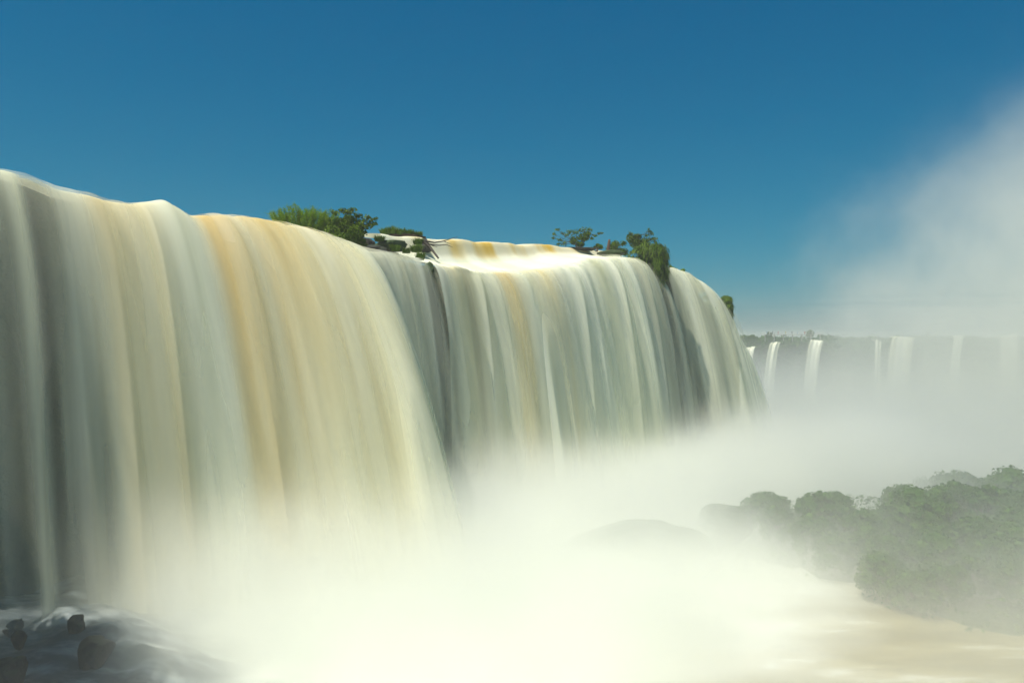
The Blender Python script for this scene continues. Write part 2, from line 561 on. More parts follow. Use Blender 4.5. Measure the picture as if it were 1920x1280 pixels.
# return of the cliff into the gorge beyond the last fall
k = np.arange(1, 40)
cX = np.concatenate([cX, cX[-1] - NX * k * 2.0]); cY = np.concatenate([cY, cY[-1] - NY * k * 2.0]); cZ = np.concatenate([cZ, np.full(39, cZ[-1])])
cZ = cZ + 0.22 * np.concatenate([sstep(792, 806, cl_px) * (1 - sstep(1225, 1240, cl_px)), np.zeros(39)])
arcC = np.concatenate([[0], np.cumsum(np.hypot(np.diff(cX), np.diff(cY)))])
nv = 60
tv = np.linspace(0, 1, nv)
Zc = cZ[:, None] * (1 - tv) + (-9.0) * tv
rough = 0.9 * fbm(arcC[:, None] / 3.0, Zc / 4.0, 4, 71) + 0.35 * fbm(arcC[:, None] / 0.9, Zc / 1.6, 3, 77)
led = 0.5 * np.sin(Zc * 1.1 + 2.0 * vnoise(arcC[:, None] / 8.0, Zc * 0, 5))
depth_in = -0.9 + 1.5 * tv + (rough + led) * 0.55 * sstep(0.0, 0.12, tv)
VX = cX[:, None] + NX * depth_in; VY = cY[:, None] + NY * depth_in
# top going back under the upper river
back = np.linspace(14, 0.4, 18)
TX = cX[:, None] - NX * (0.9 + back); TY = cY[:, None] - NY * (0.9 + back)
stepped = np.concatenate([sstep(792, 806, cl_px) * (1 - sstep(1225, 1240, cl_px)), np.zeros(39)])[:, None]
TZ = cZ[:, None] - 0.12 + 0 * back - 1.3 * sstep(1.0, 5.0, back) * (1 - stepped) + stepped * (0.36 * sstep(0.4, 2.0, back) + 0.7 * sstep(3.8, 5.5, back))
CXX = np.concatenate([TX, VX], 1); CYY = np.concatenate([TY, VY], 1); CZZ = np.concatenate([TZ, Zc], 1)
cl = link("cliff", mesh_np("cliff", np.stack([CXX, CYY, CZZ], -1).reshape(-1, 3), grid_faces(*CXX.shape)), M_CLIFF)
tag(cl, "dark wet rock wall behind the falling water", kind="structure")


def ball(rng, n):
    v = rng.normal(size=(n, 3))
    return v / np.linalg.norm(v, axis=1, keepdims=True)


def ico(sub=2):
    bm = bmesh.new()
    bmesh.ops.create_icosphere(bm, subdivisions=sub, radius=1.0)
    v = np.array([q.co[:] for q in bm.verts]); f = np.array([[q.index for q in g.verts] for g in bm.faces])
    bm.free()
    return v, f


ICO2, ICO2F = ico(2)
ICO4, ICO4F = ico(4)


def make_rock(name, dims, seed, mat, rough=0.3, flat=0.0):
    v = ICO4.copy()
    n = 0.6 * fbm(v[:, 0] * 1.3 + seed, v[:, 1] * 1.3 + v[:, 2] * 1.1, 4, seed) + 0.4 * fbm(v[:, 2] * 2 + seed, v[:, 0] * 2 - v[:, 1], 4, seed + 3)
    v = v * (1 + rough * n)[:, None]
    v[:, 2] = np.where(v[:, 2] > 0.75 - flat, 0.75 - flat + (v[:, 2] - 0.75 + flat) * 0.35, v[:, 2])
    rc_ = np.random.default_rng(seed + 500)                  # fracture faces
    for q in ball(rc_, 13):
        dd = v @ q
        cut = rc_.uniform(0.62, 0.92)
        v = v - np.maximum(0, dd - cut)[:, None] * q * 0.88
    v = v * np.array(dims) * 1.05
    me = mesh_np(name, v, ICO4F)
    me.materials.append(mat)
    return me


# wooded bluff added just out of view on the left to shade the lower left corner
bl = link("cliff", make_rock("cliff", (5.4, 5.0, 15.5), 88, M_CLIFF, 0.25))
bl.location = (-31.0, 29.5, 10.5)
tag(bl, "dark rock bluff added out of view to shade the lower left corner", kind="structure")


# ------------------------------------------------------------------ basin water
wx = coords([(-60, 60, 200), (60, 130, 50)])
wy = coords([(4, 30, 20), (30, 110, 190)])
WX, WY = np.meshgrid(wx, wy, indexing='ij')
r, s = rs(WX, WY)
wfall = sstep(12, 40, WX) * np.maximum(0, WY - 66) * 0.165
base_out = np.interp(s, [0, 18, 30, 40, 55, 79], [6.5, 9, 13, 5, 5, 9])
mound = np.exp(-((r - base_out - 1.5) / 5.5) ** 2) * (0.9 + 0.4 * fbm(s / 5.0, r / 5.0, 3, 91)) * sstep(-4, 10, s)
chop = 0.25 * fbm(WX / 4.0 + WY / 9.0, WY / 2.2, 4, 95) + 0.10 * fbm(WX / 1.6, WY / 0.8, 3, 96)
shoal_shade = (1 - sstep(3, 9, s + 0.25 * (r - 10) + 2.0 * fbm(WX / 3, WY / 3, 3, 98))) * (1 - sstep(24, 34, r))
ledge = (1 - sstep(0.5, 6.0, s + 0.25 * (r - 10))) * (1 - sstep(20, 32, r)) * np.clip(0.45 + (WY - 34) * 0.25 + 0.3 * fbm(WX / 1.5, WY / 1.5, 3, 97), 0, 2.0)
WZ = ledge - wfall + mound + chop * (0.5 + sstep(36, 15, r) * 0.8) - sstep(90, 130, WX) * 3
foam = 1 - sstep(27, 40, r + 5.0 * fbm(WX / 9, WY / 5, 3, 99))
W = mesh_np("water", np.stack([WX, WY, WZ], -1).reshape(-1, 3), grid_faces(len(wx), len(wy)), {"foam": foam, "shoal_shade": shoal_shade})
m = NT("basin_water")
pos = m.n("NewGeometry").outputs["Position"]
st = m.noise(m.mapping(pos, (0.10, 0.42, 0.3), rot=(0, 0, math.radians(8))), 1.0, 6, 0.62)
st2 = m.noise(m.mapping(pos, (0.35, 1.1, 0.3), rot=(0, 0, math.radians(8))), 1.0, 5, 0.6)
ff = m.math('ADD', m.attr("foam"), m.math('MULTIPLY', m.ramp(m.math('ADD', m.math('MULTIPLY', st, 0.6), m.math('MULTIPLY', st2, 0.4)), 0.52, 0.68), 0.7), clamp=True)
brown = m.mix(m.ramp(st, 0.35, 0.65), (0.25, 0.20, 0.085), (0.40, 0.34, 0.17))
c = m.mix(ff, brown, (0.84, 0.85, 0.78))
c = m.mix(m.attr("shoal_shade"), c, m.mix(m.ramp(st2, 0.4, 0.7), (0.06, 0.08, 0.085), (0.32, 0.36, 0.36)))  # shallow ledge, with the corner's shade painted in as dark slate
b = m.n("BsdfPrincipled", {"Base Color": c, "Roughness": 0.55})
b.inputs["Specular IOR Level"].default_value = 0.25
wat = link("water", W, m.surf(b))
tag(wat, "churned white plunge basin turning brown to the right", kind="structure")

# upper river on the plateau
ux = np.linspace(0, 1, 60); uy = np.linspace(0, 1, 24)
UA, UB = np.meshgrid(ux, uy, indexing='ij')
RX = -42 + 68 * UA - NX * (6 + 55 * UB) + 0; RY = 28 + 79 * UA - NY * (6 + 55 * UB)
RZ = 22.6 + 0.0 * UA - 0.4 * UA + 0.05 * fbm(RX / 3, RY / 3, 3, 5)
up = link("upper_river", mesh_np("upper_river", np.stack([RX, RY, RZ], -1).reshape(-1, 3), grid_faces(60, 24),
                                 {"foam": 0.2 + 0 * RX, "shoal_shade": 0 * RX}), bpy.data.materials["basin_water"])
tag(up, "brown river above the lip of the falls", kind="structure")


# ------------------------------------------------------------------ plants and rocks
def rot_to(nrm, rng):
    """random tangent frames for an array of normals"""
    a = rng.normal(size=nrm.shape)
    t = np.cross(nrm, a); t /= np.linalg.norm(t, axis=1, keepdims=True) + 1e-9
    b = np.cross(nrm, t)
    return t, b


def leaf_quads(P, N, size, rng, aspect=0.55, jitter=0.7):
    """diamond shaped leaves at points P facing roughly N"""
    N = N + jitter * rng.normal(size=N.shape)
    N /= np.linalg.norm(N, axis=1, keepdims=True) + 1e-9
    t, b = rot_to(N, rng)
    sz = (size * rng.uniform(0.65, 1.35, len(P)))[:, None]
    v = np.stack([P - t * sz, P + b * sz * aspect + N * sz * 0.12, P + t * sz - N * sz * 0.1, P - b * sz * aspect + N * sz * 0.12], 1).reshape(-1, 3)
    f = np.arange(len(P) * 4).reshape(-1, 4)
    return v, f


def lobes_crown(name, lobes, n, size, rng, core=0.72, mat=None):
    """crown of many leaf faces over overlapping lobes (x,y,z,rx,ry,rz), with gaps and a leafy core"""
    Ps, Ns = [], []
    vol = np.array([l[3] * l[4] + l[4] * l[5] + l[3] * l[5] for l in lobes])
    cnt = (n * vol / vol.sum()).astype(int)
    V, Fc, off = [], [], 0
    for l, c in zip(lobes, cnt):
        d = ball(rng, c)
        rad = rng.uniform(0.62, 1.0, c) ** 0.6 * (1 + 0.16 * vnoise(d[:, 0] * 3 + l[0], d[:, 1] * 3 + d[:, 2] * 2, 4))
        Ps.append(np.array(l[:3]) + d * np.array(l[3:]) * rad[:, None])
        Ns.append(d * 0.8 + np.array([0, 0, 0.5]))
        if core > 0:
            cv = ICO2 * np.array(l[3:]) * core * (1 + 0.22 * rng.normal(size=(len(ICO2), 1)).clip(-1, 1)) + np.array(l[:3])
            V.append(cv); Fc.append(ICO2F + off); off += len(cv)
    v, f = leaf_quads(np.concatenate(Ps), np.concatenate(Ns), size, rng)
    fl = [f + off]
    V.append(v)
    if Fc: fl = [np.concatenate(Fc)] + fl
    return mesh_np(name, np.concatenate(V), fl, smooth=False)


def tube(path, radii, n=7):
    path = np.asarray(path, float)
    V, Fc = [], []
    for i, pnt in enumerate(path):
        d = path[min(i + 1, len(path) - 1)] - path[max(i - 1, 0)]
        d = Vector(d).normalized()
        q = d.to_track_quat('Z', 'Y')
        for kk in range(n):
            a = 2 * math.pi * kk / n
            V.append(np.array(pnt) + np.array(q @ Vector((math.cos(a), math.sin(a), 0))) * radii[i])
    for i in range(len(path) - 1):
        for kk in range(n):
            Fc.append([i * n + kk, i * n + (kk + 1) % n, (i + 1) * n + (kk + 1) % n, (i + 1) * n + kk])
    return np.array(V), np.array(Fc)


def join_tubes(name, tubes, smooth=True):
    V, Fc, o = [], [], 0
    for v, f in tubes:
        V.append(v); Fc.append(f + o); o += len(v)
    return mesh_np(name, np.concatenate(V), np.concatenate(Fc), smooth=smooth)


def tussock_mesh(name, n, h, spread, rng, droop=0.6, width=0.02):
    """tuft of arching grass blades"""
    V, Fq, Ft, o = [], [], [], 0
    for i in range(n):
        a = rng.uniform(0, 2 * math.pi); q = spread * math.sqrt(rng.uniform()) * 0.55
        b = np.array([math.cos(a) * q, math.sin(a) * q, -0.03])
        a2 = a + rng.normal() * 0.6
        dr = np.array([math.cos(a2), math.sin(a2), 0])
        hh = h * rng.uniform(0.55, 1.15); le = spread * rng.uniform(0.25, 0.9) * droop
        side = np.array([-dr[1], dr[0], 0]) * width * rng.uniform(0.7, 1.4)
        p1 = b + dr * le * 0.35 + np.array([0, 0, hh * 0.62]); p2 = b + dr * le + np.array([0, 0, hh * rng.uniform(0.75, 1.0)])
        V += [b - side, b + side, p1 + side * 0.8, p1 - side * 0.8, p2]
        Fq.append([o, o + 1, o + 2, o + 3]); Ft.append([o + 3, o + 2, o + 4]); o += 5
    me = mesh_np(name, np.array(V), [np.array(Fq), np.array(Ft)], smooth=False)
    me.materials.append(M_GRASS)
    return me


def shrub(loc, lobes, n, size, mat, label, seed, group=None, core=0.6, stems=6, loose=()):
    """bush with woody stems and leafy crown; loose = extra sprays on thin twigs (x,y,z,r)"""
    rng = np.random.default_rng(seed)
    root = empty("shrub", loc, label, "shrub", group)
    tb = []
    for i in range(stems):
        l = lobes[i % len(lobes)]
        e = np.array(l[:3]) + rng.normal(size=3) * 0.25 * np.array(l[3:])
        b = np.array([rng.normal() * 0.15, rng.normal() * 0.15, -0.2])
        mid = b * 0.5 + e * 0.5 + np.array([rng.normal() * 0.12, rng.normal() * 0.12, 0.05])
        tb.append(tube([b, mid, e], [0.055, 0.04, 0.015]))
    al = list(lobes)
    for q in loose:
        e = np.array(q[:3])
        near = min(lobes, key=lambda l: np.linalg.norm(np.array(l[:3]) - e))
        b = np.array(near[:3]); b[2] -= near[5] * 0.3
        mid = 0.5 * (b + e) + np.array([0, 0, -0.08])
        tb.append(tube([b, mid, e], [0.03, 0.022, 0.008]))
        for kk in range(3):
            tw = e + rng.normal(size=3) * q[3] * 0.6
            tb.append(tube([mid * 0.3 + e * 0.7, tw], [0.012, 0.005], 5))
    st = link("stem", join_tubes("stem", tb), M_BARK, root)
    me = lobes_crown("foliage", al, n, size, rng, core)
    link("foliage", me, mat, root)
    if loose:
        Ps, Ns = [], []
        for q in loose:
            c = max(10, int(44 * q[3] / 0.25))
            d = ball(rng, c)
            Ps.append(np.array(q[:3]) + d * np.array([1.5, 1.2, 1.0]) * q[3] * rng.uniform(0.2, 1.15, (c, 1)))
            Ns.append(d + np.array([0, 0, 0.8]))
        v, f = leaf_quads(np.concatenate(Ps), np.concatenate(Ns), size * 1.05, rng)
        tag(link("leaf_spray", mesh_np("leaf_spray", v, f, smooth=False), mat, root), kind="stuff")
    return root


def lobes_rand(rng, n, w, h, dep=None, r=0.45):
    """n lobes filling a dome of width w and height h"""
    out = []
    dep = dep or w * 0.8
    for i in range(n):
        a = rng.uniform(0, 2 * math.pi); q = math.sqrt(rng.uniform()) * 0.5
        x, y = math.cos(a) * q * w, math.sin(a) * q * dep
        k = 1 - (q / 0.62) ** 2
        z = h * rng.uniform(0.25, 0.85) * max(0.3, k)
        rr = r * rng.uniform(0.7, 1.2) * h * 0.55
        out.append((x, y, z, rr * 1.2, rr * 1.1, rr * 0.85))
    return out


def boulder(loc, dims, seed, label, mat=None, rough=0.3, flat=0.0, rz=0.0, group=None, name="rock"):
    o = link(name, make_rock(name, dims, seed, mat or M_ROCK, rough, flat))
    o.location = loc
    o.rotation_euler = (0, 0, rz)
    return tag(o, label, "rock", group)


def tussock(loc, label, h, spread, n, seed, droop=0.7, width=0.034, group="grass tufts on the wet rocks"):
    o = link("grass_tussock", tussock_mesh("grass_tussock", n, h, spread, np.random.default_rng(seed), droop, width))
    o.location = loc
    return tag(o, label, "grass tuft", group)


# --- bushy islet on the lip of the near curtain
boulder(at(600, 466, 66.5), (4.4, 1.4, 0.6), 3, "low dark rock under the bushy islet on the near lip")
rg = np.random.default_rng(3)
feather = empty("shrub", at(566, 440, 65.5), "feathery yellow green bush on the left end of the islet", "shrub")
V, Fq, Ft, o_ = [], [], [], 0
stem_t = []
for i in range(95):
    bx = rg.uniform(-1.7, 1.9); by = rg.uniform(-0.7, 0.9)
    hh = (2.15 - 0.28 * bx * bx * (0.62 if bx > 0 else 0.8)) * rg.uniform(0.75, 1.1) + 0.35
    lean = np.array([bx * 0.28 + rg.normal() * 0.18, rg.normal() * 0.25, 1.0])
    b = np.array([bx * 0.8, by, -0.4]); e = b + lean * hh
    mid = 0.5 * (b + e) + np.array([0, 0, 0.1])
    stem_t.append(tube([b, mid, e], [0.02, 0.013, 0.004], 5))
    for kk in range(150):
        q = rg.uniform(0.2, 1.02)
        p0 = b * (1 - q) + e * q + rg.normal(size=3) * 0.05
        dr = rg.normal(size=3) * 0.8 + np.array([bx * 0.2, 0, 0.75]); dr /= np.linalg.norm(dr)
        le = rg.uniform(0.18, 0.46)
        sd = np.cross(dr, rg.normal(size=3)); sd = sd / (np.linalg.norm(sd) + 1e-6) * 0.02
        V += [p0 - sd, p0 + sd, p0 + dr * le]
        Ft.append([o_, o_ + 1, o_ + 2]); o_ += 3
link("foliage", mesh_np("foliage", np.array(V), np.array(Ft), smooth=False), M_PALE, feather)
link("stem", join_tubes("stem", stem_t), M_BARK, feather)

shrub(at(648, 468, 64.5), [(-0.9, 0, 1.3, 0.85, 0.8, 0.75), (0.1, 0.1, 1.75, 0.8, 0.8, 0.85), (0.75, -0.2, 1.15, 0.8, 0.8, 0.8), (-0.3, -0.4, 0.7, 1.25, 0.8, 0.65),
                            (1.0, 0, 0.45, 0.75, 0.7, 0.6), (-1.4, 0.1, 0.85, 0.75, 0.6, 0.6), (0.3, 0, 2.45, 0.45, 0.45, 0.4), (1.1, 0, 1.9, 0.45, 0.4, 0.35), (-0.55, 0, 2.15, 0.5, 0.5, 0.4)],
      6500, 0.125, M_BUSH, "dense dark green shrub with airy twigs on the right half of the islet", 5, core=0.62, stems=9,
      loose=[(-0.85, 0, 3.0, .26), (-0.35, 0, 3.15, .22), (0.1, .1, 3.05, .28), (0.55, 0, 3.2, .24), (0.95, 0, 2.75, .26), (1.45, 0, 2.35, .28), (1.8, 0, 2.6, .22),
             (2.15, 0, 2.35, .22), (2.0, 0, 2.0, .22), (1.6, 0, 1.8, .28), (2.3, 0, 2.05, .17), (1.45, .1, 1.4, .26), (-1.3, 0, 2.35, .26), (0.85, 0, 2.4, .25), (2.45, 0, 2.5, .12)])
boulder(at(700, 470, 69), (1.3, 1.0, 0.5), 8, "dark wet rock at the foot of the dense shrub")
boulder(at(729, 462, 70.5), (1.5, 0.9, 0.6), 12, "round grassy rock just right of the dense shrub", M_MOSS)
tussock(at(712, 452, 69.8), "grass tuft on the left shoulder of the round grassy rock", 0.55, 0.7, 260, 21)
tussock(at(741, 470, 69.2), "grass tuft hanging at the right foot of the round grassy rock", 0.6, 0.7, 260, 22)
# tilted soil bank with grass top and fallen branch
boulder(at(757, 447, 76), (2.7, 1.0, 0.5), 17, "brown soil bank topped with grass behind the round rock", M_SOIL, 0.28)
boulder(at(792, 463, 74.5), (0.85, 0.7, 0.85), 19, "dark rock under the fallen branch")
for i, (px_, py_, hh) in enumerate(((722, 438, .7), (737, 436, .75), (752, 438, .65), (768, 439, .6), (783, 442, .6))):
    tussock(at(px_, py_ + 2, 75.6), ("leftmost", "second from the left", "middle", "fourth from the left", "rightmost")[i] + " grass tuft on top of the brown soil bank", hh, 0.75, 230, 30 + i)
tussock(at(762, 474, 70.5), "pale grass tuft at the water edge below the brown bank", 0.55, 0.6, 200, 41)
tussock(at(781, 472, 70), "spiky grass tuft overhanging the start of the middle curtain", 0.7, 0.8, 280, 42)
tussock(at(788, 487, 69), "lowest drooping grass tuft beside the gap between the near curtains", 0.7, 0.6, 260, 43)
tussock(at(784, 458, 73), "grass tuft under the brown soil bank beside the fallen branch", 0.6, 0.7, 220, 44)
br = empty("fallen_branch", at(806, 452, 73), "dead forked branch leaning over the white water beside the soil bank", "branch")
o0 = Vector(br.location)
def rel(px_, py_, d_=73): return np.array(at(px_, py_, d_) - o0)
link("trunk", join_tubes("trunk", [tube([rel(790, 450), rel(806, 463), rel(822, 484, 72)], [0.15, 0.13, 0.08])]), M_DEADWOOD, br)
link("branch", join_tubes("branch", [tube([rel(798, 452), rel(815, 455), rel(832, 452), rel(858, 444)], [0.09, 0.06, 0.05, 0.02])]), M_DEADWOOD, br)
link("branch", join_tubes("branch", [tube([rel(804, 458), rel(822, 460), rel(838, 459), rel(849, 464)], [0.07, 0.045, 0.035, 0.015])]), M_DEADWOOD, br)
link("branch", join_tubes("branch", [tube([rel(802, 456), rel(812, 461), rel(820, 463)], [0.06, 0.035, 0.015])]), M_DEADWOOD, br)
link("branch", join_tubes("branch", [tube([rel(832, 452), rel(840, 456), rel(846, 457)], [0.03, 0.02, 0.01])]), M_DEADWOOD, br)

boulder(at(804, 510, 67.4), (0.45, 0.5, 1.0), 61, "dark green rock in the gap between the near and middle curtains", M_MOSS)
boulder(at(684, 456, 72), (0.9, 0.6, 0.5), 62, "wet rock behind the right edge of the dense shrub")
# --- islet at the back of the middle curtain
boulder(at(1082, 467, 94), (3.2, 1.2, 0.22), 23, "flat rock carrying the leggy shrub above the middle curtain")
shrub(at(1085, 466, 93.5), [(-0.5, 0, 0.8, 0.55, 0.5, 0.35), (0.55, 0, 1.3, 0.75, 0.6, 0.42), (1.0, 0, 1.75, 0.45, 0.4, 0.3), (0.2, 0, 0.5, 0.5, 0.5, 0.3)], 1300, 0.10, M_BUSH,
      "leggy open shrub with bare twigs above the middle curtain", 61, core=0.35, stems=12,
      loose=[(-2.9, 0, 1.7, .22), (-2.5, 0, 2.2, .22), (-2.95, 0, 1.25, .18), (-2.2, 0, 1.0, .28), (-1.9, 0, 1.75, .2), (-1.4, 0, 1.6, .36), (-1.0, 0, 2.0, .34), (-0.4, 0, 1.9, .36), (-0.7, 0, 1.3, .36),
             (0.1, 0, 2.1, .3), (0.6, 0, 2.2, .34), (1.3, 0, 2.2, .28), (1.9, 0, 1.5, .2), (2.4, 0, 1.75, .18), (2.75, 0, 1.8, .12), (1.5, 0, 1.2, .26), (-1.7, 0, .6, .3), (-2.4, 0, .5, .24)])
shrub(at(1118, 468, 93), lobes_rand(np.random.default_rng(8), 6, 2.2, 0.9), 900, 0.09, M_GRASS, "low bright green bush at the right foot of the leggy shrub", 63, core=0.6, stems=4)
boulder(at(1146, 475, 92.5), (1.7, 0.8, 0.5), 63, "mossy rock under the red brown stump", M_MOSS)
stump = link("tree_stump", join_tubes("tree_stump", [tube([(0, 0, -0.2), (0.02, 0, 0.35), (0.06, 0, 0.75), (0.1, 0, 1.05), (0.1, 0, 1.06)], [0.24, 0.19, 0.16, 0.12, 0.01], 9)]), M_STUMP)
stump.location = at(1141, 466, 93)
tag(stump, "small red brown stump standing between the leggy shrub and the grass rock", "stump")
shrub(at(1160, 476, 96), lobes_rand(np.random.default_rng(10), 8, 2.4, 1.9), 1500, 0.10, M_BUSH, "rounded bush right of the red brown stump", 65, core=0.6, stems=5)
shrub(at(1203, 476, 97.5), [(-1.2, 0, 1.9, 0.7, 0.6, 0.6), (-0.7, 0, 1.4, 0.9, 0.7, 0.7), (0.3, 0, 1.3, 0.8, 0.7, 0.7), (0.6, 0, 0.5, 1.0, 0.8, 0.7), (-0.5, 0, 2.15, 0.5, 0.5, 0.35), (1.4, 0, 0.6, 0.7, 0.6, 0.6)],
      2600, 0.10, M_BUSH, "tall leafy shrub crowning the hanging grass rock", 67, core=0.6, stems=7,
      loose=[(0.95, 0, 2.75, .34), (1.2, 0, 2.4, .26), (0.6, 0, 2.3, .3), (1.55, 0, 1.9, .28), (1.6, 0, 1.5, .3), (1.9, 0, 1.0, .32), (1.1, 0, 1.8, .3), (0.9, 0, 3.0, .18), (-1.4, 0, 2.5, .24)])
# hanging grass rock
boulder(at(1222, 492, 95.5), (1.15, 1.0, 2.1), 29, "tall overhanging mossy rock dividing the middle and right curtains", M_MOSS, 0.25)
boulder(at(1238, 525, 95.0), (0.65, 0.9, 2.6), 30, "dark green rock tongue hanging below the mossy divider", M_MOSS, 0.25)
hang = empty("hanging_grass", at(1216, 478, 94.6), "shaggy cushion of grass draped over the mossy divider", "grass tuft")
def drape(n, cx, cz, w, h, rng, le, name):
    """clumps of long grass hanging off a rounded rock"""
    V, Fq, Ft, o = [], [], [], 0
    for j in range(max(6, n // 45)):
        a = rng.uniform(-math.pi, math.pi); zz = rng.uniform(-1, 1)
        q = math.sqrt(max(0.05, 1 - zz * zz))
        c0 = np.array([cx + w * q * math.sin(a), -1.3 * q * abs(math.cos(a)), cz + h * zz])
        od = np.array([math.sin(a) * 0.8, -abs(math.cos(a)) * 0.6, 0.75 * zz + 0.25])
        L0 = le * rng.uniform(0.6, 1.5)
        for i in range(34):
            outd = od + rng.normal(size=3) * 0.55
            outd /= np.linalg.norm(outd)
            b = c0 + rng.normal(size=3) * 0.09
            L = L0 * rng.uniform(0.6, 1.3)
            p1 = b + outd * L * 0.5; p2 = p1 + outd * L * 0.25 + np.array([0, 0, -L * 0.6])
            sd = np.cross(outd, [0, 0, 1.0]); sd = sd / (np.linalg.norm(sd) + 1e-6) * 0.045
            V += [b - sd, b + sd, p1 + sd, p1 - sd, p2]
            Fq.append([o, o + 1, o + 2, o + 3]); Ft.append([o + 3, o + 2, o + 4]); o += 5
    return mesh_np(name, np.array(V), [np.array(Fq), np.array(Ft)], smooth=False)
rg = np.random.default_rng(14)
link("grass_cushion", drape(2600, 0.3, -0.1, 1.55, 1.15, rg, 0.8, "grass_cushion"), M_GRASS, hang)
link("grass_cushion", drape(1500, 0.95, -1.5, 1.0, 1.3, rg, 0.8, "grass_cushion"), M_GRASS, hang)
link("grass_cushion", drape(900, 1.35, -3.2, 0.5, 1.5, rg, 0.45, "grass_cushion"), M_GRASS, hang)
link("grass_cushion", drape(900, -1.5, 0.0, 0.75, 0.8, rg, 0.45, "grass_cushion"), M_GRASS, hang)

shrub(at(1286, 516, 108), lobes_rand(np.random.default_rng(15), 6, 2.4, 1.1), 900, 0.10, M_PALE, "low pale bush behind the crest of the right curtain", 71, core=0.5, stems=4)
shrub(at(1258, 506, 108), lobes_rand(np.random.default_rng(16), 4, 1.6, 0.6), 500, 0.10, M_PALE, "tiny brownish bush at the start of the right curtain", 72, core=0.5, stems=3)
shrub(at(1329, 560, 112), lobes_rand(np.random.default_rng(17), 6, 2.0, 1.3), 900, 0.10, M_BUSH, "small dark bush left of the thin white fall", 73, core=0.6, stems=4)
shrub(at(1312, 540, 112), lobes_rand(np.random.default_rng(18), 4, 1.6, 0.8), 500, 0.10, M_BUSH, "little green bush half hidden by the right curtain", 74, core=0.6, stems=3)
pil = empty("mossy_pillar", at(1361, 590, 111), "narrow mossy rock pillar at the far end of the near falls", "rock")
o = link("rock_core", make_rock("rock_core", (1.02, 1.0, 3.6), 33, M_MOSS, 0.22), None, pil); o.location = (0, 0, -1.0)
rgp = np.random.default_rng(19)
link("moss_cap", lobes_crown("moss_cap", [(0, 0, 1.9, 1.1, 1.0, 0.8), (0.25, 0, 1.0, 1.0, 1.0, 0.9), (-0.35, 0, 1.4, 0.8, 0.9, 0.8), (0.15, -.2, 0.0, 0.95, 0.9, 0.9), (0.05, -.2, -1.2, 0.75, 0.8, 0.9)], 3000, 0.085, rgp, 0.8), M_BUSH, pil)

# --- rocks in the lower left corner, in the spray
for (px_, py_, d_, dm, sd, lb, rz) in (
        (14, 1275, 35.0, (0.75, 0.8, 0.85), 41, "big dark boulder cut by the lower left corner", 0.2),
        (34, 1205, 37.5, (0.34, 0.4, 0.42), 42, "small angular rock above the big corner boulder", 0.5),
        (14, 1193, 38.0, (0.22, 0.3, 0.22), 45, "smallest dark rock at the left edge in the spray", 1.0),
        (27, 1180, 38.6, (0.36, 0.4, 0.34), 43, "rounded grey rock highest in the lower left spray", 0.9),
        (172, 1232, 36.8, (0.8, 0.7, 0.9), 44, "wedge shaped rock with water pouring round it, lower left", 0.0),
        (140, 1180, 38.5, (0.4, 0.4, 0.6), 46, "dim rock in the spray above the wedge shaped rock", 0.4)):
    boulder(at(px_, py_, d_) + Vector((0, 0, 0.18)), dm, sd, lb, M_ROCK, 0.42, rz=rz)

# little runs of water pouring round the corner rocks
def runlet(px0, px1, py0, py1, d0, label, seed):
    n, q = 40, 30
    a = np.linspace(0, 1, n)
    P = np.zeros((n, q, 3))
    for j in range(q):
        t = j / (q - 1)
        for i in range(n):
            pnt = at(px0 + (px1 - px0) * a[i] + 46 * t, py0 + (py1 - py0) * t ** 1.7 + 18 * (2 * a[i] - 1) ** 2, d0 - 1.4 * t)
            P[i, j] = pnt
    P[..., 1] += 0.10 * vnoise(a[:, None] * 7, np.linspace(0, 1, q)[None, :] * 1.2, seed) - 0.25 * np.sin(np.pi * a)[:, None]
    edge = np.minimum(sstep(0, 0.25, a), sstep(0, 0.25, 1 - a))[:, None] + 0 * P[..., 0]
    uv = np.stack([a[:, None] * 3 + seed + 0 * P[..., 0], np.linspace(0, 2, q)[None, :] + 0 * P[..., 0]], -1).reshape(-1, 2)
    o = link("runlet", mesh_np("runlet", P.reshape(-1, 3), grid_faces(n, q), {"amber": 0 * edge + 0.05, "cover": edge * 1.1 - 0.35, "veil": edge * (0.8 - 0.3 * np.linspace(0, 1, q)[None, :])}, uv), M_RUN)
    return tag(o, label, "cascade")
runlet(180, 330, 1200, 1340, 37.2, "small white cascade pouring off the right of the wedge rock", 5)

# --- rocks fading in the mist of the basin
for (px_, py_, d_, dm, sd, lb) in (
        (1215, 1022, 58.0, (5.4, 2.0, 2.1), 51, "broad pale rock almost lost in the basin mist"),
        (1362, 985, 60.0, (2.6, 1.8, 1.6), 52, "sloping rock fading in mist right of the broad pale rock"),
        (1352, 1045, 60.0, (1.5, 1.0, 0.6), 53, "low misty rock in front of the broad pale rock"),
        (1330, 876, 93.0, (2.2, 1.5, 1.2), 54, "faint rock at the foot of the right curtain")):
    boulder(at(px_, py_, d_), dm, sd, lb, M_MOSS, 0.4, flat=0.1)


